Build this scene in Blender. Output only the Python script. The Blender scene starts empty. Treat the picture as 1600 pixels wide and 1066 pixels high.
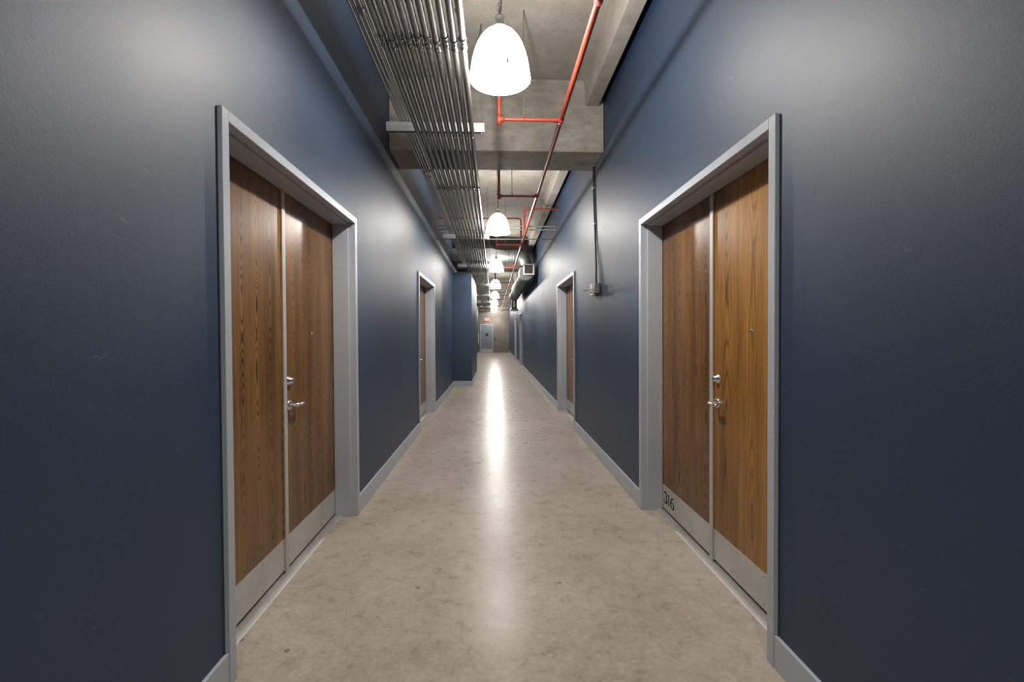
import bpy, bmesh, math, random
from math import radians, sin, cos, pi, sqrt
from mathutils import Matrix, Vector
random.seed(7)
scene = bpy.context.scene
col = scene.collection

# ------------------------------------------------------------------ camera
CAM_H = 1.515
cam_data = bpy.data.cameras.new('camera')
cam_data.sensor_width = 36.0
cam_data.lens = 16.0
cam_data.clip_start = 0.02
cam_data.clip_end = 200
cam = bpy.data.objects.new('camera', cam_data)
col.objects.link(cam)
cam.matrix_world = (Matrix.Translation((0, 0, CAM_H)) @ Matrix.Rotation(radians(-2.33), 4, 'Z')
                    @ Matrix.Rotation(radians(90 - 0.88), 4, 'X') @ Matrix.Rotation(radians(-0.3), 4, 'Z'))
scene.camera = cam

# ------------------------------------------------------------------ world, exposure
world = bpy.data.worlds.new('world')
scene.world = world
world.use_nodes = True
world.node_tree.nodes['Background'].inputs[0].default_value = (0.05, 0.05, 0.05, 1)
world.node_tree.nodes['Background'].inputs[1].default_value = 0.1
vs = scene.view_settings
vs.view_transform = 'Standard'
vs.look = 'None'
vs.exposure = 1.1
vs.gamma = 1.0
vs.use_curve_mapping = False
SHADE_EMIT = 11.0       # glowing acrylic shades
LAMP_WATTS = 190.0      # lamp inside each shade
LAMP_COL = (1.0, 0.962, 0.905)
try:
    scene.cycles.max_bounces = 7
    scene.cycles.diffuse_bounces = 4
    scene.cycles.glossy_bounces = 3
    scene.cycles.sample_clamp_indirect = 6.0
    scene.cycles.use_denoising = True
except Exception:
    pass

# ------------------------------------------------------------------ place constants
XL, XR = -1.16, 1.275          # wall faces
FL, FR = -1.14, 1.255          # door frame faces
Y0, Y1 = -6.0, 37.0            # corridor ends
ZC = 4.41                      # slab underside
WT = 0.26                      # wall thickness
ROWS_L = [1.985, 7.075]        # outer near edge of the double-door frames
ROWS_R = [1.985, 7.075, 20.15, 25.2]
OW = 1.90                      # outer frame width
LAMP_Y = [-1.60, 3.12, 7.84, 12.56, 17.28, 22.0, 26.72, 31.44, 36.1]

# ------------------------------------------------------------------ mesh helpers
class MB:
    def __init__(s): s.v = []; s.f = []; s.sm = []
    def add(s, vs_, fs, smooth=False):
        o = len(s.v); s.v += [tuple(p) for p in vs_]
        for f in fs: s.f.append(tuple(i + o for i in f)); s.sm.append(smooth)
        return s
    def box(s, a, b):
        x0, x1 = sorted((a[0], b[0])); y0, y1 = sorted((a[1], b[1])); z0, z1 = sorted((a[2], b[2]))
        return s.add([(x0,y0,z0),(x1,y0,z0),(x1,y1,z0),(x0,y1,z0),(x0,y0,z1),(x1,y0,z1),(x1,y1,z1),(x0,y1,z1)],
                     [(0,3,2,1),(4,5,6,7),(0,1,5,4),(1,2,6,5),(2,3,7,6),(3,0,4,7)])
    def tube(s, pts, r, n=12, caps=True, smooth=True):
        pts = [Vector(p) for p in pts]
        rr = r if isinstance(r, (list, tuple)) else [r] * len(pts)
        vs_, fs = [], []
        up = None
        for i, p in enumerate(pts):
            if i == 0: t = pts[1] - pts[0]
            elif i == len(pts) - 1: t = pts[-1] - pts[-2]
            else: t = (pts[i+1] - p).normalized() + (p - pts[i-1]).normalized()
            t.normalize()
            if up is None:
                up = Vector((0,0,1)) if abs(t.z) < .9 else Vector((1,0,0))
            a = t.cross(up)
            if a.length < 1e-5: a = t.cross(Vector((0,1,0)))
            a.normalize(); b = t.cross(a).normalized(); up = -b if False else up
            for k in range(n):
                an = 2*pi*k/n
                vs_.append(p + a*cos(an)*rr[i] + b*sin(an)*rr[i])
        for i in range(len(pts)-1):
            for k in range(n):
                k2 = (k+1) % n
                fs.append((i*n+k, i*n+k2, (i+1)*n+k2, (i+1)*n+k))
        s.add(vs_, fs, smooth)
        if caps:
            m = len(pts)-1
            s.add(vs_[:n], [tuple(range(n))]); s.add(vs_[m*n:], [tuple(reversed(range(n)))])
        return s
    def lathe(s, prof, n=32, c=(0,0,0), smooth=True, flute=0.0, nf=0, axis='Z'):
        vs_, fs = [], []
        for (r, z) in prof:
            for k in range(n):
                an = 2*pi*k/n
                q = r*(1 + flute*cos(nf*an)) if nf else r
                if axis == 'Z': vs_.append((c[0]+q*cos(an), c[1]+q*sin(an), c[2]+z))
                elif axis == 'X': vs_.append((c[0]+z, c[1]+q*cos(an), c[2]+q*sin(an)))
                else: vs_.append((c[0]+q*sin(an), c[1]+z, c[2]+q*cos(an)))
        for i in range(len(prof)-1):
            for k in range(n):
                k2 = (k+1) % n
                fs.append((i*n+k, i*n+k2, (i+1)*n+k2, (i+1)*n+k))
        return s.add(vs_, fs, smooth)
    def torus(s, c, R_, r, n=32, m=8, axis='Z', sy=1.0):
        vs_, fs = [], []
        for i in range(n):
            a = 2*pi*i/n
            for j in range(m):
                b = 2*pi*j/m
                x = (R_ + r*cos(b))*cos(a); y = (R_ + r*cos(b))*sin(a)*sy; z = r*sin(b)
                if axis == 'Z': p = (x, y, z)
                elif axis == 'X': p = (z, x, y)
                else: p = (x, z, y)
                vs_.append((c[0]+p[0], c[1]+p[1], c[2]+p[2]))
        for i in range(n):
            for j in range(m):
                fs.append((i*m+j, ((i+1)%n)*m+j, ((i+1)%n)*m+(j+1)%m, i*m+(j+1)%m))
        return s.add(vs_, fs, True)
    def prism(s, poly, y0, y1, plane='XZ'):
        n = len(poly)
        if plane == 'XZ': vs_ = [(x, y0, z) for x, z in poly] + [(x, y1, z) for x, z in poly]
        else: vs_ = [(y0, x, z) for x, z in poly] + [(y1, x, z) for x, z in poly]
        fs = [tuple(range(n)), tuple(reversed(range(n, 2*n)))]
        fs += [(i, i+n, (i+1) % n + n, (i+1) % n) for i in range(n)]
        return s.add(vs_, fs)
    def mesh(s, name, mat, bevel=0.0):
        me = bpy.data.meshes.new(name)
        me.from_pydata(s.v, [], s.f)
        me.polygons.foreach_set('use_smooth', s.sm)
        bm = bmesh.new(); bm.from_mesh(me)
        bmesh.ops.recalc_face_normals(bm, faces=bm.faces)
        if bevel > 0:
            es = [e for e in bm.edges if len(e.link_faces) == 2 and e.calc_face_angle(0) > 0.6]
            bmesh.ops.bevel(bm, geom=es, offset=bevel, segments=2, affect='EDGES', profile=0.5, clamp_overlap=True)
        bm.to_mesh(me); bm.free()
        if mat: me.materials.append(mat)
        return me
    def build(s, name, mat, parent=None, bevel=0.0, loc=None):
        return link(name, s.mesh(name, mat, bevel), parent, loc)

def link(name, me, parent=None, loc=None):
    o = bpy.data.objects.new(name, me); col.objects.link(o)
    if loc: o.location = loc
    if parent: o.parent = parent
    return o
def empty(name, loc=(0,0,0), rz=0.0):
    o = bpy.data.objects.new(name, None); col.objects.link(o)
    o.empty_display_size = 0.1
    o.location = loc; o.rotation_euler = (0,0,rz)
    return o
def tag(o, label=None, cat=None, group=None, kind=None):
    if label: o['label'] = label
    if cat: o['category'] = cat
    if group: o['group'] = group
    if kind: o['kind'] = kind
    return o
def structure(o, label=None): return tag(o, label, kind='structure')
def copy_tree(o, parent=None):
    c = o.copy(); col.objects.link(c); c.parent = parent
    for ch in list(o.children): copy_tree(ch, c)
    return c
ORD = ['first','second','third','fourth','fifth','sixth','seventh','eighth','ninth','tenth','eleventh','twelfth','thirteenth']

# ------------------------------------------------------------------ materials
class NT:
    def __init__(s, name):
        s.m = bpy.data.materials.new(name); s.m.use_nodes = True
        s.t = s.m.node_tree; s.b = s.t.nodes['Principled BSDF']
    def n(s, typ, **kw):
        nd = s.t.nodes.new(typ)
        for k, v in kw.items():
            if k.startswith('i_'):
                key = k[2:]
                nd.inputs[int(key) if key.isdigit() else key.replace('_', ' ')].default_value = v
            else: setattr(nd, k, v)
        return nd
    def l(s, a, b): s.t.links.new(a, b)
    def math(s, op, a, b=None, c=None):
        nd = s.t.nodes.new('ShaderNodeMath'); nd.operation = op
        for i, x in enumerate((a, b, c)):
            if x is None: continue
            if hasattr(x, 'links'): s.l(x, nd.inputs[i])
            else: nd.inputs[i].default_value = x
        return nd.outputs[0]
    def coords(s, scale=(1,1,1), kind='Object'):
        tc = s.n('ShaderNodeTexCoord'); mp = s.n('ShaderNodeMapping')
        mp.inputs['Scale'].default_value = scale
        s.l(tc.outputs[kind], mp.inputs['Vector']); return mp.outputs[0]
    def noise(s, vec, scale=5.0, detail=4.0, rough=0.55, dist=0.0):
        nd = s.n('ShaderNodeTexNoise')
        nd.inputs['Scale'].default_value = scale; nd.inputs['Detail'].default_value = detail
        nd.inputs['Roughness'].default_value = rough; nd.inputs['Distortion'].default_value = dist
        s.l(vec, nd.inputs['Vector']); return nd.outputs['Fac']
    def ramp(s, fac, stops):
        nd = s.n('ShaderNodeValToRGB'); cr = nd.color_ramp
        while len(cr.elements) < len(stops): cr.elements.new(0.5)
        for e, (p, c) in zip(cr.elements, stops):
            e.position = p; e.color = (*c, 1) if len(c) == 3 else c
        s.l(fac, nd.inputs[0]); return nd.outputs[0]
    def mix(s, fac, a, b, blend='MIX'):
        nd = s.n('ShaderNodeMix', data_type='RGBA', blend_type=blend)
        for x, i in ((fac, 0), (a, 6), (b, 7)):
            if hasattr(x, 'links'): s.l(x, nd.inputs[i])
            else: nd.inputs[i].default_value = x if i == 0 else (*x, 1)
        return nd.outputs[2]
    def bump(s, h, strength=0.2, dist=0.005):
        nd = s.n('ShaderNodeBump'); nd.inputs['Strength'].default_value = strength
        nd.inputs['Distance'].default_value = dist
        s.l(h, nd.inputs['Height']); s.l(nd.outputs[0], s.b.inputs['Normal'])
    def base(s, x):
        if hasattr(x, 'links'): s.l(x, s.b.inputs['Base Color'])
        else: s.b.inputs['Base Color'].default_value = (*x, 1)
    def rough(s, x):
        if hasattr(x, 'links'): s.l(x, s.b.inputs['Roughness'])
        else: s.b.inputs['Roughness'].default_value = x

def plain(name, c, rough=0.5, metal=0.0, var=0.12, scale=12.0, spec=0.5):
    k = NT(name)
    f = k.noise(k.coords(), scale, 5.0)
    d = tuple(x*(1-var) for x in c); e = tuple(min(1, x*(1+var)) for x in c)
    k.base(k.ramp(f, [(0.3, d), (0.7, e)]))
    k.rough(k.math('MULTIPLY_ADD', f, 0.16, rough-0.08))
    k.b.inputs['Metallic'].default_value = metal
    k.b.inputs['Specular IOR Level'].default_value = spec
    return k.m

def mat_wall():
    k = NT('navy_satin_paint')
    v = k.coords()
    big = k.noise(v, 1.3, 3.0)
    c = k.ramp(big, [(0.35, (0.0110, 0.0300, 0.067)), (0.65, (0.0138, 0.0350, 0.075))])
    # pale scuffs: short stretched flecks low on the wall
    vs_ = k.coords((1, 9, 26))
    sc = k.noise(vs_, 1.6, 2.0, 0.5, 0.6)
    sc2 = k.noise(v, 0.9, 1.0)
    m = k.math('MULTIPLY', k.ramp(sc, [(0.69, (0,0,0)), (0.73, (1,1,1))]), k.ramp(sc2, [(0.52, (0,0,0)), (0.62, (1,1,1))]))
    c = k.mix(k.math('MULTIPLY', m, 0.42), c, (0.16, 0.17, 0.19))
    k.base(c)
    pe = k.noise(v, 140.0, 3.0, 0.6)
    k.rough(k.math('MULTIPLY_ADD', big, 0.08, 0.48))
    k.b.inputs['Specular IOR Level'].default_value = 0.72
    k.bump(pe, 0.14, 0.003)
    return k.m

def mat_concrete(name, a, b, rough=0.85, lines=True):
    k = NT(name)
    v = k.coords()
    n1 = k.noise(v, 2.2, 6.0, 0.62); n2 = k.noise(k.coords((1.6, 1.6, 4.0)), 3.4, 7.0, 0.68); n3 = k.noise(v, 40.0, 4.0)
    f = k.math('ADD', k.math('MULTIPLY', n1, 0.55), k.math('MULTIPLY', n2, 0.45))
    c = k.ramp(f, [(0.32, a), (0.5, tuple((x+y)/2 for x, y in zip(a, b))), (0.66, b)])
    blot = k.noise(k.coords((1, 1, 2)), 6.0, 3.0, 0.5)
    c = k.mix(k.ramp(blot, [(0.62, (0,0,0)), (0.74, (0.45,0.45,0.45))]), c, tuple(x*0.62 for x in a))
    k.base(c); k.rough(rough)
    k.bump(k.math('ADD', n3, k.math('MULTIPLY', n1, 2.0)), 0.35, 0.01)
    return k.m

def mat_floor():
    k = NT('polished_concrete')
    v = k.coords()
    n1 = k.noise(v, 1.1, 7.0, 0.62, 0.4); n2 = k.noise(v, 10.0, 8.0, 0.70, 0.15); n3 = k.noise(v, 38.0, 5.0, 0.6)
    f = k.math('ADD', k.math('MULTIPLY', n1, 0.40), k.math('ADD', k.math('MULTIPLY', n2, 0.33), k.math('MULTIPLY', n3, 0.27)))
    c = k.ramp(f, [(0.36, (0.235, 0.190, 0.145)), (0.45, (0.335, 0.283, 0.228)), (0.55, (0.405, 0.352, 0.294)), (0.66, (0.48, 0.428, 0.37))])
    # dark chips and specks
    vo = k.n('ShaderNodeTexVoronoi', feature='F1'); vo.inputs['Scale'].default_value = 3.4
    wv = k.mix(0.05, (0,0,0), (0,0,0)); k.l(v, vo.inputs['Vector'])
    chip = k.math('LESS_THAN', k.math('ADD', vo.outputs['Distance'], k.math('MULTIPLY', n3, 0.05)), 0.068)
    c = k.mix(k.math('MULTIPLY', chip, 0.62), c, (0.07, 0.052, 0.04))
    vo2 = k.n('ShaderNodeTexVoronoi', feature='F1'); vo2.inputs['Scale'].default_value = 11.0
    k.l(v, vo2.inputs['Vector'])
    ch2 = k.math('LESS_THAN', k.math('ADD', vo2.outputs['Distance'], k.math('MULTIPLY', n2, 0.16)), 0.118)
    c = k.mix(k.math('MULTIPLY', ch2, 0.22), c, (0.12, 0.085, 0.06))
    # hairline cracks
    vc = k.n('ShaderNodeTexVoronoi', feature='DISTANCE_TO_EDGE'); vc.inputs['Scale'].default_value = 0.55
    dv = k.n('ShaderNodeVectorMath', operation='ADD')
    nz = k.n('ShaderNodeTexNoise'); nz.inputs['Scale'].default_value = 3.0; nz.inputs['Detail'].default_value = 6.0
    k.l(v, nz.inputs['Vector']); sc_ = k.n('ShaderNodeVectorMath', operation='SCALE'); sc_.inputs['Scale'].default_value = 0.35
    k.l(nz.outputs['Color'], sc_.inputs[0]); k.l(v, dv.inputs[0]); k.l(sc_.outputs[0], dv.inputs[1]); k.l(dv.outputs[0], vc.inputs['Vector'])
    crack = k.math('LESS_THAN', vc.outputs['Distance'], 0.0018)
    c = k.mix(k.math('MULTIPLY', crack, 0.18), c, (0.12, 0.09, 0.065))
    k.base(c)
    k.rough(k.math('MULTIPLY_ADD', n2, 0.18, 0.20))
    k.b.inputs['Specular IOR Level'].default_value = 0.15
    k.bump(n2, 0.035, 0.004)
    return k.m

def mat_wood(name, dark, mid, light, strip=0.215, seed=0.0, gw=0.46, zf=0.70):
    k = NT(name)
    tc = k.n('ShaderNodeTexCoord'); oi = k.n('ShaderNodeObjectInfo')
    sep = k.n('ShaderNodeSeparateXYZ'); k.l(tc.outputs['Object'], sep.inputs[0])
    u, z = sep.outputs[1], sep.outputs[2]
    rnd = k.math('MULTIPLY_ADD', oi.outputs['Random'], 37.0, seed)
    def comb(x, y, zz):
        nd = k.n('ShaderNodeCombineXYZ')
        for i, q in enumerate((x, y, zz)):
            if hasattr(q, 'links'): k.l(q, nd.inputs[i])
            else: nd.inputs[i].default_value = q
        return nd.outputs[0]
    # veneer leaves: each a slice through tilted growth rings
    s_ = k.math('ADD', k.math('DIVIDE', u, strip), k.math('FRACT', rnd))
    cell = k.math('FLOOR', s_)
    fr = k.math('SUBTRACT', k.math('FRACT', s_), 0.5)
    cellr = k.math('ADD', k.math('MULTIPLY', cell, 5.7), rnd)
    sway = k.noise(comb(cellr, k.math('MULTIPLY', z, 0.55), rnd), 1.0, 2.0)
    fr2 = k.math('ADD', fr, k.math('MULTIPLY', k.math('SUBTRACT', sway, 0.5), 0.55))
    dep = k.noise(comb(k.math('ADD', cellr, 11.3), k.math('MULTIPLY', z, zf), 3.0), 1.0, 2.5)
    dep = k.math('MULTIPLY', k.math('SUBTRACT', dep, 0.30), 1.7)
    wob = k.noise(comb(k.math('MULTIPLY', u, 14.0), k.math('MULTIPLY', z, 1.1), rnd), 1.0, 3.0)
    r = k.math('SQRT', k.math('ADD', k.math('MULTIPLY', k.math('MULTIPLY', fr2, fr2), 1.9), k.math('MULTIPLY', dep, dep)))
    rings = k.math('ADD', k.math('MULTIPLY', r, 17.0), k.math('MULTIPLY', wob, 1.1))
    ph = k.math('FRACT', rings)
    g = k.ramp(ph, [(0.0, (0.05,)*3), (0.10, (0.42,)*3), (0.45, (0.80,)*3), (0.80, (0.68,)*3), (0.93, (0.38,)*3), (1.0, (0.05,)*3)])
    fine = k.noise(comb(k.math('MULTIPLY', u, 170.0), k.math('MULTIPLY', z, 3.2), rnd), 1.0, 4.0, 0.65)
    broad = k.noise(comb(k.math('MULTIPLY', u, 7.0), k.math('MULTIPLY', z, 0.5), rnd), 1.0, 3.0)
    tone = k.n('ShaderNodeTexWhiteNoise', noise_dimensions='1D'); k.l(cellr, tone.inputs['W'])
    f = k.math('ADD', k.math('MULTIPLY_ADD', g, gw, (0.46-gw)*0.6), k.math('MULTIPLY', fine, 0.46))
    f = k.math('ADD', f, k.math('MULTIPLY', k.math('SUBTRACT', broad, 0.5), 0.55))
    f = k.math('ADD', f, k.math('MULTIPLY', k.math('SUBTRACT', tone.outputs['Value'], 0.5), 0.12))
    c = k.ramp(f, [(0.24, dark), (0.50, mid), (0.74, light)])
    k.base(c)
    k.rough(k.math('MULTIPLY_ADD', fine, 0.14, 0.24))
    k.bump(fine, 0.06, 0.002)
    return k.m

def mat_brushed(name, c, rough=0.34, metal=1.0, stretch=(1, 2, 90)):
    k = NT(name)
    f = k.noise(k.coords(stretch), 3.0, 4.0); g = k.noise(k.coords(), 3.5, 4.0)
    h = k.math('ADD', k.math('MULTIPLY', f, 0.4), k.math('MULTIPLY', g, 0.6))
    k.base(k.ramp(h, [(0.3, tuple(x*0.82 for x in c)), (0.7, tuple(min(1, x*1.12) for x in c))]))
    k.rough(k.math('MULTIPLY_ADD', h, 0.25, rough-0.1)); k.b.inputs['Metallic'].default_value = metal
    return k.m

def mat_glow(name, c, s, clear):
    # clear prismatic acrylic: lets part of the lamp light straight through and glows itself
    k = NT(name); v = k.coords()
    e = k.n('ShaderNodeEmission'); e.inputs['Strength'].default_value = s
    k.l(k.ramp(k.noise(v, 6.0), [(0.3, tuple(x*.96 for x in c)), (0.7, c)]), e.inputs['Color'])
    t = k.n('ShaderNodeBsdfTransparent'); mx = k.n('ShaderNodeMixShader'); mx.inputs[0].default_value = clear
    k.l(e.outputs[0], mx.inputs[1]); k.l(t.outputs[0], mx.inputs[2])
    k.l(mx.outputs[0], k.t.nodes['Material Output'].inputs['Surface'])
    return k.m

def mat_emit(name, c, s, base=(0.9,0.9,0.9)):
    k = NT(name); v = k.coords()
    k.base(k.ramp(k.noise(v, 6.0), [(0.3, tuple(x*.96 for x in base)), (0.7, base)])); k.rough(0.25)
    k.b.inputs['Emission Color'].default_value = (*c, 1); k.b.inputs['Emission Strength'].default_value = s
    return k.m

M = dict(
    wall=mat_wall(), floor=mat_floor(),
    slab=mat_concrete('slab_concrete', (0.25, 0.225, 0.19), (0.38, 0.355, 0.315)),
    beam=mat_concrete('beam_concrete', (0.18, 0.158, 0.130), (0.40, 0.37, 0.325)),
    endwall=mat_concrete('end_wall_concrete', (0.15, 0.130, 0.105), (0.23, 0.205, 0.172)),
    frame=plain('grey_enamel', (0.395, 0.418, 0.460), 0.36, 0.0, 0.05, 3.0),
    wood_a=mat_wood('oak_veneer_brown', (0.014, 0.0055, 0.0018), (0.150, 0.066, 0.0165), (0.30, 0.152, 0.046), 0.145, 1.3, 0.52, 1.05),
    wood_b=mat_wood('oak_veneer_golden', (0.030, 0.011, 0.0022), (0.245, 0.108, 0.0195), (0.46, 0.23, 0.052), 0.30, 4.1, 0.27, 0.36),
    kick=mat_brushed('kick_plate_steel', (0.58, 0.58, 0.555), 0.45, 0.5, (1, 90, 2)),
    alu=mat_brushed('threshold_aluminium', (0.48, 0.465, 0.44), 0.48, 0.6, (60, 1, 1)),
    astragal=plain('astragal_paint', (0.46, 0.43, 0.40), 0.4, 0.2, 0.05),
    chrome=plain('satin_chrome', (0.72, 0.71, 0.70), 0.22, 1.0, 0.04),
    conduit=mat_brushed('galvanized_conduit', (0.33, 0.325, 0.30), 0.46, 0.8, (40, 0.6, 40)),
    fitting=plain('zinc_fitting', (0.27, 0.265, 0.25), 0.42, 0.9, 0.25, 60.0),
    strut=plain('galvanized_strut', (0.36, 0.37, 0.38), 0.45, 0.6, 0.08, 30.0),
    duct=mat_brushed('galvanized_duct', (0.22, 0.228, 0.222), 0.48, 0.8, (3, 3, 3)),
    red=plain('red_pipe_paint', (0.26, 0.036, 0.017), 0.5, 0.0, 0.12, 9.0),
    dark=plain('dark_rubber', (0.02, 0.02, 0.022), 0.6),
    black=plain('black_paint', (0.012, 0.011, 0.010), 0.5),
    cord=plain('black_cord', (0.03, 0.03, 0.03), 0.5),
    boxgrey=plain('cast_grey_box', (0.20, 0.20, 0.20), 0.5, 0.5),
    white=plain('white_plastic', (0.62, 0.61, 0.55), 0.4, 0.0, 0.05),
    whitewire=plain('white_guard_wire', (0.85, 0.84, 0.82), 0.3, 0.2, 0.03),
    housing=plain('grey_lamp_housing', (0.33, 0.32, 0.31), 0.4, 0.6, 0.08),
    metaldoor=plain('grey_metal_door_paint', (0.17, 0.185, 0.205), 0.45, 0.0, 0.06, 2.0),
    ribbed=plain('brown_ribbed_metal', (0.14, 0.105, 0.085), 0.6, 0.2, 0.15),
    louver=plain('brown_louver', (0.16, 0.10, 0.085), 0.6, 0.0, 0.1),
    shade=mat_glow('glowing_acrylic', LAMP_COL, SHADE_EMIT, 0.42),
    bulb=mat_glow('lamp_bulb', LAMP_COL, 20.0, 0.5),
    exit_red=mat_emit('exit_red', (1.0, 0.09, 0.05), 0.30, (0.35, 0.03, 0.02)),
    exit_letter=mat_emit('exit_letter', (1.0, 0.62, 0.55), 0.42, (0.4, 0.3, 0.28)),
    glass=plain('dark_glass', (0.012, 0.013, 0.015), 0.12),
)

for k_ in ('bulb', 'exit_red', 'exit_letter'):
    try: M[k_].cycles.emission_sampling = 'NONE'
    except Exception: pass

# ------------------------------------------------------------------ room shell
structure(MB().box((XL-WT, Y0-0.2, -0.2), (XR+WT, Y1+0.3, 0)).build('floor', M['floor']), 'polished beige concrete corridor floor with long lamp reflections')
structure(MB().box((XL-WT, Y0-0.2, ZC), (XR+WT, Y1+0.3, ZC+0.2)).build('ceiling', M['slab']), 'raw concrete slab ceiling above the pipes')

def wall_with_openings(name, x0, x1, starts, label):
    m = MB(); y = Y0
    for s in starts:
        m.box((x0, y, 0), (x1, s+0.004, ZC)); m.box((x0, s+0.004, 2.486), (x1, s+OW-0.004, ZC)); y = s + OW-0.004
    m.box((x0, y, 0), (x1, Y1, ZC))
    return structure(m.build(name, M['wall']), label)
wall_with_openings('wall_left', XL-WT, XL, ROWS_L, 'navy satin painted corridor wall on the left, pipe shadows near its top')
wall_with_openings('wall_right', XR, XR+WT, ROWS_R, 'navy satin painted corridor wall on the right, sheen near its top')
structure(MB().box((XL-WT, Y1, 0), (XR+WT, Y1+0.2, ZC)).build('wall_end', M['endwall']), 'bare concrete end wall with grey exit door')
structure(MB().box((XL-WT, Y0-0.2, 0), (XR+WT, Y0, ZC)).build('wall_back', M['wall']), 'navy wall behind the viewpoint')
# boxed-out column on the left
PX, PY0, PY1, PZ = -0.627, 13.3, 17.2, 3.32
structure(MB().box((XL, PY0, 0), (PX, PY1, PZ)).build('wall_projection', M['wall'], bevel=0.006), 'navy boxed-out wall section standing into the corridor on the left')

BT, BH = 0.017, 0.15
def skirt(name, segs, label):
    for i, (a, b) in enumerate(segs):
        me = MB().box(a, b).mesh(name, M['frame'], 0.003)
        structure(link(name, me), label[i])
lx = (XL, XL+BT); rx = (XR-BT, XR)
def bl(y0, y1): return ((lx[0], y0, 0), (lx[1], y1, BH))
def br(y0, y1): return ((rx[0], y0, 0), (rx[1], y1, BH))
skirt('baseboard_left', [bl(Y0, ROWS_L[0]), bl(ROWS_L[0]+OW, ROWS_L[1]), bl(ROWS_L[1]+OW, PY0), bl(PY1, Y1),
                         ((XL+BT, PY0-BT, 0), (PX+BT, PY0, BH)), ((PX, PY0, 0), (PX+BT, PY1, BH))],
      ['grey baseboard of left wall before the nearest double door', 'grey baseboard between the two left double doors',
       'grey baseboard between second left double door and boxed-out wall', 'grey baseboard of left wall beyond the boxed-out section',
       'short grey baseboard across the front of the boxed-out wall', 'grey baseboard along the side of the boxed-out wall'])
rr_ = [Y0] + [v for s in ROWS_R for v in (s, s+OW)] + [Y1]
skirt('baseboard_right', [br(rr_[i], rr_[i+1]) for i in range(0, len(rr_), 2)],
      ['grey baseboard of right wall before the door marked 316', 'grey baseboard between the two nearest right double doors',
       'long grey baseboard of right wall under the round duct', 'grey baseboard between the two farthest right double doors',
       'grey baseboard of right wall next to the end wall'])

# concrete beams across, joist beside the right wall
BEAMS = [(-4.25, -3.64), (5.19, 5.80), (14.63, 15.24), (24.07, 24.68), (33.51, 34.12)]
BZ = 3.59
blab = ['concrete beam behind the viewpoint', 'nearest raw concrete beam crossing above the pipes', 'second concrete beam, behind the round duct elbow',
        'third concrete beam far down the corridor', 'farthest concrete beam near the end wall']
for (a, b), lb in zip(BEAMS, blab):
    structure(MB().box((XL, a, BZ), (XR, b, ZC)).build('concrete_beam', M['beam'], bevel=0.012), lb)
ed = [Y0] + [v for p in BEAMS for v in p] + [Y1]
jl = ['behind the viewpoint', 'in the nearest bay beside the red pipe', 'in the second bay above the crossing pipes', 'in the third bay above the round duct',
      'in the fourth bay', 'in the last bay']
for i in range(0, len(ed), 2):
    m = MB().prism([(1.045, ZC), (1.068, 4.11), (1.212, 4.11), (1.232, ZC)], ed[i], ed[i+1])
    structure(m.build('concrete_joist', M['slab'], bevel=0.004), 'concrete joist along the right wall ' + jl[i//2])

# ------------------------------------------------------------------ double doors
# local frame: x = depth into the wall (0 = frame face, + = away from corridor), y along the corridor, z up
LEAFW = 0.888
def digits_mesh():
    """316 in heavy serif numerals, drawn as tapered strokes; u right, v up, height 1"""
    polys = []
    def stroke(pts, wid):
        for i in range(len(pts)-1):
            (x0, y0), (x1, y1) = pts[i], pts[i+1]
            w0, w1 = wid[i], wid[i+1]
            def nrm(j):
                a = pts[max(j-1, 0)]; b = pts[min(j+1, len(pts)-1)]
                dx, dy = b[0]-a[0], b[1]-a[1]; L = sqrt(dx*dx+dy*dy) or 1
                return -dy/L, dx/L
            n0, n1 = nrm(i), nrm(i+1)
            polys.append([(x0+n0[0]*w0/2, y0+n0[1]*w0/2), (x1+n1[0]*w1/2, y1+n1[1]*w1/2), (x1-n1[0]*w1/2, y1-n1[1]*w1/2), (x0-n0[0]*w0/2, y0-n0[1]*w0/2)])
    def arc(cx, cy, rx_, ry_, a0, a1, n=18):
        return [(cx+rx_*cos(radians(a0+(a1-a0)*i/n)), cy+ry_*sin(radians(a0+(a1-a0)*i/n))) for i in range(n+1)]
    def disc(cx, cy, r): polys.append([(cx+r*cos(2*pi*i/12), cy+r*sin(2*pi*i/12)) for i in range(12)])
    # 3
    p = arc(0.27, 0.75, 0.19, 0.21, 160, -90); stroke(p, [0.05+0.12*max(0, sin(pi*i/18))**1.5 for i in range(19)])
    p = arc(0.27, 0.27, 0.23, 0.25, 90, -160); stroke(p, [0.05+0.14*max(0, sin(pi*i/18))**1.5 for i in range(19)])
    disc(0.10, 0.80, 0.07); disc(0.08, 0.20, 0.07)
    # 1
    stroke([(0.80, 0.03), (0.80, 0.97)], [0.14, 0.14]); stroke([(0.69, 0.03), (0.91, 0.03)], [0.05, 0.05]); stroke([(0.68, 0.88), (0.82, 0.97)], [0.04, 0.06])
    # 6
    p = arc(1.33, 0.30, 0.21, 0.28, 90, 450, 28); stroke(p, [0.05+0.10*abs(cos(radians(90+360*i/28))) for i in range(29)])
    p = arc(1.47, 0.34, 0.37, 0.62, 180, 82, 18); stroke(p, [0.15-0.10*i/18 for i in range(19)]); disc(1.50, 0.88, 0.065)
    return polys

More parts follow.
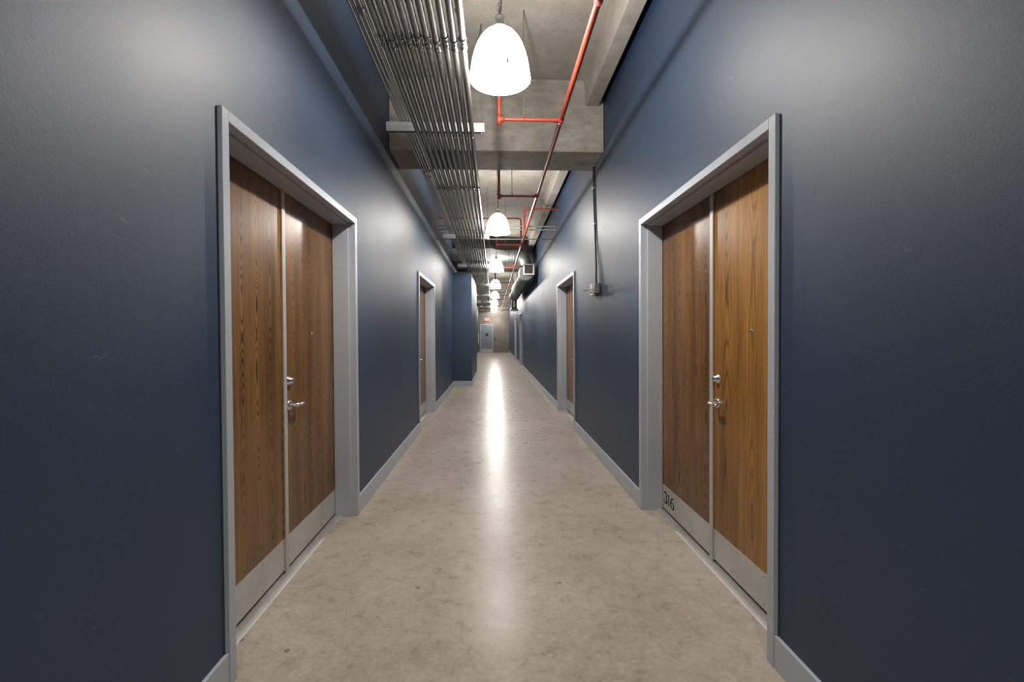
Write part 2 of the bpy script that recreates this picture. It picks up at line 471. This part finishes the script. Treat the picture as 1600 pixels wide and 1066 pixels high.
def build_pair(side, active_far, wood_inact, wood_act, number=False, detail=True):
    """one double door: Empty with frame, leaves, astragal and threshold. side = +1: depth goes to +X."""
    root = empty('door')
    s = side
    def X(d): return s*d
    # frame: jambs + head with a stop
    m = MB()
    for (a, b) in ((0, 0.05), (OW-0.05, OW)):
        m.box((X(0), a, 0), (X(WT+0.015), b, 2.49))
    m.box((X(0), 0.05, 2.44), (X(WT+0.015), OW-0.05, 2.49))
    fr = m.build('door_frame', M['frame'], root, 0.0025)
    m = MB()
    for (a, b) in ((0.05, 0.066), (OW-0.066, OW-0.05)):
        m.box((X(0.056), a, 0), (X(0.183), b, 2.424))
    m.box((X(0.056), 0.05, 2.424), (X(0.183), OW-0.05, 2.44))
    m.build('frame_stop', M['frame'], fr, 0.0015)
    # leaves
    D = 0.187
    cen = OW/2
    for far in (False, True):
        act = (far == active_far)
        y0 = cen+0.002 if far else 0.053
        w = OW-0.053-y0 if far else cen-0.002-y0
        leaf = MB().box((0, 0, 0), (X(0.045), w, 2.406)).build('door_leaf', wood_act if act else wood_inact, root, 0.001, (X(D), y0, 0.027))
        leaf['label'] = 'brown oak veneer door leaf with steel kick plate' if not (act and wood_act is M['wood_b']) else 'golden oak veneer door leaf with steel kick plate'
        MB().box((X(-0.0015), 0.012, 0.004), (0, w-0.012, 0.202)).build('kick_plate', M['kick'], leaf)['label'] = 'brushed steel kick plate'
        if detail:
            sm = MB().lathe([(0.0, -0.0035*1), (0.003, -0.003), (0.0045, 0.0)], 8, axis='X').mesh('screw', M['fitting'])
            for yy in (0.035, w*0.36, w*0.66, w-0.035):
                for zz in (0.03, 0.18):
                    o = link('screw', sm, leaf, (X(-0.0015), yy, zz))
                    if s < 0: o.scale = (-1, 1, 1)
        if act:
            edge = 0.062 if far else w-0.062
            dirn = 1 if far else -1          # lever points towards the hinges
            lz = 1.062-0.027
            # lever set
            m = MB()
            m.lathe([(0.0, -0.012*s), (0.028, -0.012*s), (0.033, -0.006*s), (0.033, 0.0)], 24, (0, edge, lz), axis='X')
            m.tube([(X(-0.008), edge, lz), (X(-0.034), edge, lz), (X(-0.050), edge+dirn*0.006, lz), (X(-0.058), edge+dirn*0.022, lz)], [0.013, 0.0125, 0.013, 0.013], 14)
            m.tube([(X(-0.058), edge+dirn*0.012, lz), (X(-0.059), edge+dirn*0.05, lz+0.001), (X(-0.057), edge+dirn*0.085, lz+0.001), (X(-0.055), edge+dirn*0.098, lz)], [0.0125, 0.0115, 0.0135, 0.009], 12)
            m.build('lever_handle', M['chrome'], leaf)['label'] = 'satin chrome lever handle'
            m = MB().lathe([(0.0, -0.030*s), (0.016, -0.030*s), (0.0175, -0.028*s), (0.0235, -0.006*s), (0.029, -0.004*s), (0.030, 0.0)], 24, (0, edge, 1.193), axis='X')
            m.box((X(-0.0325), edge-0.0012, 1.185), (X(-0.030), edge+0.0012, 1.201))
            m.build('deadbolt', M['chrome'], leaf)['label'] = 'satin chrome deadbolt cylinder'
            m = MB().lathe([(0.0, -0.004*s), (0.006, -0.006*s), (0.011, -0.005*s), (0.0125, 0.0)], 16, (0, w/2, 1.496), axis='X')
            m.build('peephole', M['chrome'], leaf)['label'] = 'chrome peephole viewer'
        elif number:
            m = MB(); hgt = 0.098
            for pl in digits_mesh():
                # far edge of the right-hand leaf is the left side of the number
                pts = [(w-0.036-px*hgt*1.40, 0.056+py*hgt) for px, py in pl]
                n = len(pts)
                m.add([(X(-0.0030), a, b) for a, b in pts] + [(X(-0.0014), a, b) for a, b in pts],
                      [tuple(range(n)), tuple(reversed(range(n, 2*n)))] + [(i, i+n, (i+1) % n+n, (i+1) % n) for i in range(n)])
            m.build('room_number', M['black'], leaf)['label'] = 'black serif numerals 316'
    ac = cen + (-0.004 if active_far else 0.004)
    MB().box((X(D-0.012), ac-0.021, 0.012), (X(D-0.0005), ac+0.021, 2.423)).build('astragal', M['astragal'], root, 0.002)
    # threshold: low saddle with grooves
    m = MB().prism([(X(0.125), 0.0), (X(0.133), 0.006), (X(0.150), 0.010), (X(0.156), 0.010), (X(0.157), 0.0075), (X(0.160), 0.0075), (X(0.161), 0.010), (X(0.245), 0.010), (X(0.245), 0.0)], 0.0665, OW-0.0665)
    m.build('threshold', M['alu'], root)
    return root

d1 = build_pair(-1, True, M['wood_a'], M['wood_a'])
d1.name = 'door_1'; d1.location = (FL, ROWS_L[0], 0)
structure(d1, 'nearest brown oak double door in grey frame on the left wall')
d2 = build_pair(1, False, M['wood_a'], M['wood_b'], True)
d2.name = 'door_2'; d2.location = (FR, ROWS_R[0], 0)
structure(d2, 'nearest oak double door on the right, numbered 316, one golden leaf')
d3 = build_pair(-1, True, M['wood_a'], M['wood_a'], False, False)
d3.name = 'door_3'; d3.location = (FL, ROWS_L[1], 0)
structure(d3, 'second oak double door on the left, before the boxed-out wall')
d4 = build_pair(1, False, M['wood_a'], M['wood_a'], False, False)
d4.name = 'door_4'; d4.location = (FR, ROWS_R[1], 0)
structure(d4, 'second oak double door on the right, past the wall junction box')
for i, (yy, lb) in enumerate(((ROWS_R[2], 'third double door on the right, far down the corridor'), (ROWS_R[3], 'farthest double door on the right wall'))):
    d = copy_tree(d4); d.name = 'door_%d' % (5+i); d.location = (FR, yy, 0); structure(d, lb)

# ------------------------------------------------------------------ end wall door, exit sign, reader
d = empty('door_7', (-0.54, Y1, 0)); structure(d, 'grey metal exit door with small black window in the end wall')
m = MB()
for a, b in ((-0.54, -0.49), (0.44, 0.49)): m.box((a, -0.03, 0), (b, 0.0, 2.30))
m.box((-0.49, -0.03, 2.25), (0.44, 0.0, 2.30))
m.build('door_frame', M['frame'], d, 0.002)
lf = MB().box((-0.488, -0.018, 0.01), (0.438, 0.0, 2.248)).build('door_leaf', M['metaldoor'], d, 0.002)
MB().box((-0.47, -0.0205, 0.02), (0.42, -0.018, 0.30)).build('kick_plate', M['strut'], lf)
MB().box((-0.09, -0.021, 1.36), (0.11, -0.018, 1.58)).build('vision_panel', M['glass'], lf)
MB().lathe([(0.0, -0.06), (0.02, -0.06), (0.022, -0.02), (0.03, -0.018)], 16, (0.36, 0, 1.0), axis='Y').build('door_knob', M['chrome'], lf)

d = empty('exit_sign', (-0.54, Y1, 2.56)); tag(d, 'small red lit exit sign on the end wall above the grey door', 'sign')
MB().box((-0.19, -0.05, 0), (0.19, 0, 0.24)).build('sign_box', M['white'], d, 0.006)
fc = MB().box((-0.175, -0.053, 0.015), (0.175, -0.05, 0.225)).build('sign_face', M['exit_red'], d)
m = MB()
def bar(a, b, w):
    (x0, z0), (x1, z1) = a, b
    L = sqrt((x1-x0)**2+(z1-z0)**2); nx, nz = -(z1-z0)/L*w/2, (x1-x0)/L*w/2
    m.prism([(x0+nx, z0+nz), (x1+nx, z1+nz), (x1-nx, z1-nz), (x0-nx, z0-nz)], -0.0555, -0.053)
h0, h1, w_ = 0.05, 0.19, 0.02
bar((-0.145, h0), (-0.145, h1), w_); bar((-0.145, h0+.01), (-0.085, h0+.01), w_); bar((-0.145, .12), (-0.095, .12), w_); bar((-0.145, h1-.01), (-0.085, h1-.01), w_)
bar((-0.065, h0), (0.005, h1), w_); bar((-0.065, h1), (0.005, h0), w_)
bar((0.04, h0), (0.04, h1), w_); bar((0.11, h0), (0.11, h1), w_); bar((0.07, h1-.01), (0.15, h1-.01), w_)
m.build('exit_lettering', M['exit_letter'], fc)

d = empty('card_reader', (0.10, Y1, 1.05)); tag(d, 'small dark card reader on the end wall right of grey door', 'card reader')
MB().box((-0.045, -0.03, 0), (0.045, 0, 0.14)).build('reader_body', M['dark'], d, 0.006)
MB().box((-0.012, -0.033, 0.10), (0.012, -0.03, 0.112)).build('indicator', M['exit_red'], d)

d = empty('notice_board', (XL, 35.0, 0.78)); tag(d, 'white framed notice board on the far left wall near the end', 'notice board')
MB().box((0, -0.6, 0), (0.025, 0.6, 0.80)).build('board_frame', M['frame'], d, 0.004)
MB().box((0.025, -0.57, 0.03), (0.028, 0.57, 0.77)).build('board_sheet', M['white'], d)

# ------------------------------------------------------------------ conduit rack
STRUT_Y = [-0.4, 4.30, 9.05, 12.88, 17.9, 22.6, 27.3, 32.0]
ZL, ZU = 3.376, 3.499      # centre heights of lower / upper layer
R_BIG, R_THIN = 0.0215, 0.0115
CY0, CY1 = Y0+0.02, Y1-0.02
big_me = MB().tube([(0, CY0, 0), (0, CY1, 0)], R_BIG, 16).mesh('conduit_tube', M['conduit'])
thin_me = MB().tube([(0, CY0, 0), (0, CY1, 0)], R_THIN, 12).mesh('conduit_tube', M['conduit'])
coup_big = MB().lathe([(R_BIG, -0.055), (R_BIG+0.0045, -0.055), (R_BIG+0.0045, -0.038), (R_BIG+0.002, -0.034), (R_BIG+0.002, 0.034), (R_BIG+0.0045, 0.038), (R_BIG+0.0045, 0.055), (R_BIG, 0.055)], 16, axis='Y')
for yy in (-0.02, 0.02): coup_big.lathe([(0, -R_BIG-0.009), (0.006, -R_BIG-0.009), (0.006, -R_BIG)], 8, (0, yy, 0))
coup_big = coup_big.mesh('coupling', M['fitting'])
coup_thin = MB().lathe([(R_THIN, -0.03), (R_THIN+0.0035, -0.03), (R_THIN+0.0035, 0.03), (R_THIN, 0.03)], 12, axis='Y').mesh('coupling', M['fitting'])
clamp_big = MB().lathe([(R_BIG, -0.012), (R_BIG+0.0015, -0.012), (R_BIG+0.0015, 0.012), (R_BIG, 0.012)], 16, axis='Y')
clamp_big.box((-0.005, -0.012, R_BIG), (0.005, 0.012, R_BIG+0.002))
clamp_big = clamp_big.mesh('conduit_clamp', M['strut'])
clamp_thin = MB().lathe([(R_THIN, -0.010), (R_THIN+0.0012, -0.010), (R_THIN+0.0012, 0.010), (R_THIN, 0.010)], 12, axis='Y').mesh('conduit_clamp', M['strut'])

NB = 10
for i in range(NB):
    x = -0.682 + i*0.0552
    o = link('steel_conduit', big_me, None, (x, 0, ZL))
    pos = 'leftmost' if i == 0 else ('rightmost' if i == NB-1 else ORD[i] + ' from the left')
    tag(o, 'thick galvanized conduit, %s of the ten in the lower rack layer' % pos, 'conduit', 'thick conduits in the lower rack layer')
    for k in range(6):
        link('coupling', coup_big, o, (0, 2.94 + 2.9*k + random.uniform(-0.03, 0.03), 0)).rotation_euler = (0, random.uniform(-0.7, 0.7), 0)
    for yy in STRUT_Y[1:5]:
        link('conduit_clamp', clamp_big, o, (0, yy, 0))
TX = [-0.846, -0.816, -0.786, -0.756, -0.655, -0.602, -0.545, -0.49, -0.435, -0.38, -0.325, -0.268, -0.213]
for i, x in enumerate(TX):
    o = link('thin_conduit', thin_me, None, (x, 0, ZU))
    pos = 'leftmost' if i == 0 else ('rightmost' if i == len(TX)-1 else ORD[i] + ' from the left')
    tag(o, 'thin galvanized conduit, %s in the upper rack layer' % pos, 'conduit', 'thin conduits in the upper rack layer')
    for k in range(4):
        link('coupling', coup_thin, o, (0, 2.5 + 3.0*k + 0.45*((i*7) % 5)/5 + random.uniform(-0.05, 0.05), 0))
    for yy in STRUT_Y[1:4]: link('conduit_clamp', clamp_thin, o, (0, yy, 0))

# trapeze hangers: two back-to-back slotted channels on threaded rods
def trapeze():
    root = empty('strut_trapeze')
    def chan(z0, z1, open_up):
        t = 0.0027; a, b = -0.98, -0.073
        m = MB()
        zz0, zz1 = (z0, z0+t) if open_up else (z1-t, z1)
        m.box((a, -0.0205, zz0), (b, 0.0205, zz1))
        m.box((a, -0.0205, z0), (b, -0.0178, z1)); m.box((a, 0.0178, z0), (b, 0.0205, z1))
        zl0, zl1 = (z1-t, z1) if open_up else (z0, z0+t)
        m.box((a, -0.0205, zl0), (b, -0.0115, zl1)); m.box((a, 0.0115, zl0), (b, 0.0205, zl1))
        return m.build('strut_channel', M['strut'], root)
    chan(3.401, 3.4425, False); chan(3.4435, 3.485, True)
    for x in (-0.955, -0.098):
        r_ = MB().tube([(x, 0, 3.375), (x, 0, ZC)], 0.0048, 8).build('threaded_rod', M['fitting'], root)
        MB().lathe([(0.0048, 0), (0.0095, 0), (0.0095, 0.009), (0.0048, 0.009)], 6, (x, 0, 3.390), smooth=False).build('nut', M['fitting'], r_)
    return root
tz = trapeze()
tl = ['strut trapeze behind the viewpoint', 'nearest double strut trapeze holding the conduits, before the first beam', 'second strut trapeze under the conduits, next to the crossing pipes',
      'third strut trapeze, just before the boxed-out wall', 'fourth strut trapeze above the boxed-out wall', 'fifth strut trapeze of the conduit rack', 'sixth strut trapeze of the conduit rack', 'farthest strut trapeze of the conduit rack']
for i, yy in enumerate(STRUT_Y):
    o = tz if i == 0 else copy_tree(tz)
    o.location = (0, yy, 0); tag(o, tl[i], 'strut', 'strut trapezes under the conduit rack')

# ------------------------------------------------------------------ red sprinkler piping
PXM, PZM, PR = 0.617, 3.435, 0.021
sp = empty('sprinkler_piping', (0, 0, 0)); tag(sp, 'red fire sprinkler main along the ceiling with short side branches', 'pipe')
mp = MB().tube([(PXM, CY0, PZM), (PXM, CY1, PZM)], PR, 16).build('main_pipe', M['red'], sp)
for yy in (2.60, 8.6, 14.9, 20.9):
    MB().lathe([(PR, -0.04), (PR+0.006, -0.04), (PR+0.006, 0.04), (PR, 0.04)], 16, (PXM, yy, PZM), axis='Y').build('pipe_coupling', M['red'], mp)
def fitting(m, c, r, ax, L):
    m.lathe([(0, -L), (r, -L), (r, L), (0, L)], 14, c, axis=ax)
for bi, yy in enumerate((4.10, 6.36, 9.82, 13.12, 17.0, 21.0, 25.2, 29.4)):
    rxp = 0.062 if bi == 0 else 0.09
    m = MB().tube([(rxp, yy, PZM), (PXM, yy, PZM)], 0.0165, 12)
    b = m.build('branch_pipe', M['red'], sp)
    m = MB(); fitting(m, (PXM, yy, PZM), PR+0.007, 'Y', 0.035); m.lathe([(0.0225, 0), (0.0225, 0.045), (0.017, 0.05)], 14, (PXM-0.065, yy, PZM), axis='X')
    m.build('tee', M['red'], b)
    m = MB(); fitting(m, (rxp, yy, PZM), 0.0225, 'Z', 0.04); m.lathe([(0.0225, 0), (0.0225, 0.045), (0.017, 0.05)], 14, (rxp, yy, PZM), axis='X')
    m.lathe([(0, -0.052), (0.012, -0.05), (0.0225, -0.04)], 12, (rxp, yy, PZM))
    m.build('end_tee', M['red'], b)
    top = 4.25 if bi not in (2, 3) else 4.10
    if bi == 3: top = 3.50
    m = MB().tube([(rxp, yy, PZM), (rxp, yy, top)], 0.0165, 12); m.build('riser_pipe', M['red'], sp)
    m = MB(); m.lathe([(0.0165, 0), (0.019, 0.003), (0.012, 0.03), (0.006, 0.05), (0.018, 0.054), (0.018, 0.057), (0, 0.058)], 12, (rxp, yy, top)); m.build('sprinkler_head', M['fitting'], sp)
    hx = 0.285 if bi == 0 else 0.27
    if bi < 4 and bi != 3:
        m = MB().tube([(hx, yy, PZM+0.03), (hx, yy, ZC)], 0.0042, 8); h = m.build('hanger_rod', M['fitting'], sp)
        m = MB().torus((hx, yy, PZM), 0.0205, 0.003, 20, 6, 'X'); m.lathe([(0.004, 0), (0.010, 0), (0.010, 0.018), (0.004, 0.018)], 8, (hx, yy, PZM+0.022)); m.build('hanger_ring', M['red'], h)
# wall-to-wall feeds rising off the main
def feed(yy, z, xe, r, nm):
    sgn = 1 if xe > PXM else -1
    m = MB().tube([(PXM, yy, PZM), (PXM, yy, z-0.06), (PXM+sgn*0.018, yy, z-0.018), (PXM+sgn*0.06, yy, z), (xe, yy, z)], r, 14)
    f = m.build('feed_pipe', M['red'], sp)
    MB().lathe([(r, 0), (r+0.028, -sgn*0.002), (r+0.03, -sgn*0.012), (r, -sgn*0.014)], 18, (xe, yy, z), axis='X').build('escutcheon', M['red'], f)
    m = MB(); fitting(m, (PXM, yy, PZM), PR+0.008, 'Y', 0.045); m.build('tee', M['red'], f)
feed(8.93, 3.965, XR, 0.021, 'right'); feed(9.98, 4.04, XL, 0.019, 'left')

# thin crossing conduits between the walls
for (yy, z, r, xa, lb) in ((9.24, 3.695, 0.0135, XL, 'upper thin grey pipe crossing wall to wall above the second lamp'),
                           (9.26, 3.632, 0.0135, XL, 'middle thin grey pipe crossing wall to wall above the second lamp'),
                           (9.42, 3.4725, 0.0105, XL, 'lowest bright crossing pipe, just behind the second lamp')):
    o = empty('crossing_pipe', (0, yy, z)); tag(o, lb, 'pipe', 'thin pipes crossing wall to wall')
    MB().tube([(xa, 0, 0), (XR, 0, 0)], r, 12).build('pipe_tube', M['strut'], o)
    for xx, sg in ((xa, 1), (XR, -1)):
        MB().lathe([(r, 0), (r+0.012, 0), (r+0.012, sg*0.012), (r, sg*0.014)], 14, (xx, 0, 0), axis='X').build('wall_collar', M['strut'], o)

# ------------------------------------------------------------------ round spiral duct
DX, DZ, DR = 0.945, 3.25, 0.222
du = empty('spiral_duct', (0, 0, 0)); tag(du, 'galvanized round spiral duct along the right wall with elbow and grille', 'duct')
tr = MB().tube([(DX, 12.98, DZ), (DX, 20.6, DZ)], DR, 40)
for k in range(70):
    yy = 13.05 + k*0.108
    tr.lathe([(DR, -0.004), (DR+0.003, 0.0), (DR, 0.004)], 40, (DX, yy, DZ), axis='Y')
tr.build('duct_trunk', M['duct'], du)
for yy in (13.0, 14.45, 17.6, 20.55):
    MB().lathe([(DR, -0.03), (DR+0.008, -0.03), (DR+0.008, 0.03), (DR, 0.03)], 40, (DX, yy, DZ), axis='Y').build('joint_band', M['duct'], du)
# gored elbow from the crossing duct down into the trunk
CYD, CZD = 13.22, 3.76
pts = [(0.42, CYD, CZD)]
for k in range(7):
    a = radians(90*k/6)
    pts.append((DX-0.26+0.26*sin(a), CYD, CZD-0.26+0.26*cos(a)))
pts.append((DX, CYD, DZ))
MB().tube(pts, 0.19, 28, smooth=False).build('elbow', M['duct'], du)
for x in (0.44, 0.60):
    MB().lathe([(0.19, -0.015), (0.197, -0.015), (0.197, 0.015), (0.19, 0.015)], 28, (x, CYD, CZD), axis='X').build('joint_band', M['duct'], du)
# square-to-round transition and rectangular duct over the conduits
n = 32; ring = [(0.42, CYD+0.19*sin(2*pi*k/n), CZD+0.19*cos(2*pi*k/n)) for k in range(n)]
sq = []
for k in range(n):
    a = 2*pi*k/n; sx, sz = sin(a), cos(a); q = max(abs(sx), abs(sz)); sq.append((-0.05, CYD+0.20*sx/q, CZD+0.02+0.18*sz/q))
MB().add(ring+sq, [(k, (k+1) % n, n+(k+1) % n, n+k) for k in range(n)]).build('transition', M['duct'], du)
MB().box((XL, CYD-0.20, CZD-0.16), (-0.05, CYD+0.20, CZD+0.20)).build('rectangular_duct', M['duct'], du, 0.003)
for x in (-0.06, -0.62): MB().box((x-0.015, CYD-0.212, CZD-0.172), (x+0.015, CYD+0.212, CZD+0.212)).build('flange', M['duct'], du, 0.002)
# register on the near end
MB().lathe([(0, 0.0), (DR, 0.0), (DR, -0.03), (0.19, -0.03), (0.0, -0.03)], 40, (DX, 12.98, DZ), axis='Y').build('end_cap', M['duct'], du)
GX, GZ, GY = 1.0, 3.33, 12.78
m = MB().box((GX-0.125, GY+0.01, GZ-0.125), (GX+0.125, 12.97, GZ+0.125)); m.build('register_neck', M['duct'], du)
m = MB()
for a, b in (((GX-0.155, GZ-0.155), (GX+0.155, GZ-0.118)), ((GX-0.155, GZ+0.118), (GX+0.155, GZ+0.155)), ((GX-0.155, GZ-0.118), (GX-0.118, GZ+0.118)), ((GX+0.118, GZ-0.118), (GX+0.155, GZ+0.118))):
    m.box((a[0], GY-0.008, a[1]), (b[0], GY+0.012, b[1]))
g = m.build('register_frame', M['whitewire'], du)
MB().box((GX-0.118, GY+0.003, GZ-0.118), (GX+0.118, GY+0.008, GZ+0.118)).build('register_back', M['louver'], g)
lm = MB().box((-0.0045, -0.010, -0.118), (0.0045, 0.003, 0.118)).mesh('louver', M['ribbed'])
for k in range(7): link('louver', lm, g, (GX-0.099+k*0.033, GY, GZ))
# drop at the far end
MB().tube([(DX, 20.5, DZ), (DX, 20.5, 2.72)], 0.12, 24).build('drop_pipe', M['duct'], du)
m = MB().add([(DX-0.10, 20.4, 2.74), (DX+0.10, 20.4, 2.74), (DX+0.10, 20.6, 2.74), (DX-0.10, 20.6, 2.74), (DX-0.17, 20.3, 2.58), (DX+0.17, 20.3, 2.58), (DX+0.17, 20.7, 2.58), (DX-0.17, 20.7, 2.58)],
             [(0,1,2,3),(7,6,5,4),(0,4,5,1),(1,5,6,2),(2,6,7,3),(3,7,4,0)])
m.box((DX-0.18, 20.29, 2.545), (DX+0.18, 20.71, 2.58)); m.build('diffuser', M['duct'], du)
# strap hangers
for yy in (13.9, 17.6, 20.2):
    MB().box((DX-DR-0.010, yy-0.012, DZ), (DX-DR-0.008, yy+0.012, ZC if yy < 14.6 or yy > 15.3 else BZ)).build('hanger_strap', M['strut'], du)

# brown ribbed panel above the duct crossing
rp = empty('ribbed_panel', (0, 14.56, 4.03)); tag(rp, 'brown ribbed metal panel above the duct crossing', 'panel')
MB().box((-0.35, 0.03, 0), (0.98, 0.045, 0.20)).build('panel_back', M['ribbed'], rp)
rb = MB().box((-0.012, 0, 0), (0.012, 0.03, 0.20)).mesh('rib', M['ribbed'])
for k in range(26): link('rib', rb, rp, (-0.33+k*0.0515, 0, 0))

# ------------------------------------------------------------------ pendant lamps
RIM = 3.25
def lamp():
    root = empty('pendant_lamp')
    prof = [(0.056, 0.322), (0.074, 0.314), (0.108, 0.290), (0.136, 0.255), (0.158, 0.213), (0.175, 0.165), (0.187, 0.118), (0.195, 0.075), (0.199, 0.045), (0.2005, 0.030), (0.2045, 0.020), (0.2065, 0.0)]
    sh = MB().lathe(prof, 64, flute=0.004, nf=32).build('shade', M['shade'], root)
    # ribbed collar at the neck
    MB().lathe([(0.054, 0.318), (0.060, 0.322), (0.058, 0.338), (0.046, 0.342)], 48, flute=0.05, nf=24).build('collar', M['whitewire'], root)
    m = MB().lathe([(0.0, 0.330), (0.046, 0.330), (0.044, 0.348), (0.034, 0.362), (0.026, 0.400), (0.033, 0.404), (0.033, 0.416), (0.012, 0.428), (0.009, 0.450), (0.0, 0.452)], 24)
    m.build('lamp_housing', M['housing'], root)
    # chain up to the slab
    top = ZC - RIM
    m = MB(); z = 0.475; k = 0
    while z < top-0.05:
        m.torus((0.0, 0.0, z), 0.0095, 0.0021, 12, 5, 'Y' if k % 2 else 'X', 1.55); z += 0.0232; k += 1
    m.torus((0, 0, 0.460), 0.011, 0.003, 14, 6, 'Y')
    m.build('chain', M['fitting'], root)
    cp = [(0.012*sin(i*0.9), 0.010*cos(i*1.1), 0.43+(top-0.46)*i/14) for i in range(15)]
    MB().tube(cp, 0.0036, 8).build('cord', M['cord'], root)
    MB().lathe([(0.0, top-0.045), (0.02, top-0.045), (0.052, top-0.030), (0.055, top), (0.0, top)], 24).build('ceiling_canopy', M['housing'], root)
    # wire guard
    for rr, zz in ((0.2085, -0.004), (0.150, -0.010), (0.090, -0.013)):
        MB().torus((0, 0, zz), rr, 0.0022, 40, 6).build('guard_ring', M['whitewire'], root)
    gw = MB().tube([(0.212, 0, 0.010), (0.2085, 0, -0.004), (0.150, 0, -0.010), (0.09, 0, -0.013), (0.0, 0, -0.014)], 0.0019, 6).mesh('guard_wire', M['whitewire'])
    cl = MB().box((0.204, -0.006, -0.010), (0.2145, 0.006, 0.016)).mesh('guard_clip', M['whitewire'])
    for k in range(8):
        w = link('guard_wire', gw, root); w.rotation_euler = (0, 0, radians(45*k+12))
        if k % 2 == 0:
            c = link('guard_clip', cl, root); c.rotation_euler = (0, 0, radians(45*k+12))
    MB().lathe([(0.0, 0.09), (0.022, 0.095), (0.036, 0.115), (0.042, 0.145), (0.036, 0.185), (0.024, 0.225), (0.020, 0.27), (0.020, 0.332)], 20).build('bulb', M['bulb'], root)
    li = bpy.data.lights.new('lamp_light', 'POINT'); li.energy = LAMP_WATTS; li.color = LAMP_COL; li.shadow_soft_size = 0.05
    lo = bpy.data.objects.new('lamp_light', li); col.objects.link(lo); lo.location = (0, 0, 0.145); lo.parent = root
    return root
lab = ['white glowing pendant lamp hanging behind the viewpoint', 'nearest and largest white glowing pendant lamp with wire guard', 'second pendant lamp from the viewpoint, beyond the first beam',
       'third pendant lamp, in front of the galvanized duct crossing', 'fourth pendant lamp, just beyond the second beam', 'fifth pendant lamp far down the corridor',
       'sixth pendant lamp far down the corridor', 'seventh pendant lamp far down the corridor', 'farthest pendant lamp, close to the end wall']
lp = lamp()
for i, yy in enumerate(LAMP_Y):
    o = lp if i == 0 else copy_tree(lp)
    o.location = (0.055 if i < 2 else 0.087, yy, RIM)
    tag(o, lab[i], 'lamp', 'pendant lamps along the corridor')

# ------------------------------------------------------------------ right wall: junction box with conduit, emergency light
jb = empty('junction_box', (XR, 5.46, 2.0)); tag(jb, 'grey electrical box with dark conduit running up the right wall to the beam', 'electrical box')
MB().box((-0.058, -0.05, 0), (0, 0.05, 0.12)).build('box_body', M['boxgrey'], jb, 0.006)
MB().box((-0.062, -0.046, 0.006), (-0.058, 0.046, 0.114)).build('cover_plate', M['boxgrey'], jb, 0.002)
MB().tube([(-0.03, 0.0, 0.12), (-0.03, 0.005, 0.2), (-0.024, 0.03, 0.34), (-0.018, 0.08, 0.55), (-0.016, 0.13, 0.85), (-0.016, 0.19, 1.30), (-0.016, 0.20, BZ-2.0)], 0.0115, 12).build('flexible_conduit', M['dark'], jb)
MB().tube([(-0.022, 0.035, 0.12), (-0.022, 0.04, 0.30), (-0.016, 0.10, 0.55), (-0.014, 0.155, 0.85), (-0.014, 0.215, 1.30), (-0.014, 0.226, BZ-2.0)], 0.007, 10).build('steel_conduit', M['strut'], jb)
for yy, zz in ((0.145, 0.86), (0.20, 1.32)): MB().box((-0.03, yy-0.03, zz), (-0.0, yy+0.045, zz+0.018)).build('conduit_strap', M['strut'], jb, 0.003)
el = empty('alarm_device', (XR, 5.64, 1.985)); tag(el, 'small white device with side nozzle beside the grey electrical box', 'alarm device')
MB().box((-0.055, -0.055, 0), (0, 0.055, 0.15)).build('device_body', M['white'], el, 0.008)
MB().tube([(-0.05, 0.0, 0.08), (-0.10, 0.012, 0.085), (-0.125, 0.02, 0.088)], [0.014, 0.014, 0.008], 12).build('nozzle', M['white'], el)
MB().lathe([(0, 0), (0.022, 0.0), (0.026, 0.02), (0.02, 0.045), (0, 0.05)], 16, (-0.125, 0.018, 0.065)).build('nozzle_cup', M['white'], el)
MB().box((-0.06, -0.03, 0.035), (-0.055, 0.03, 0.055)).build('slot_plate', M['dark'], el)
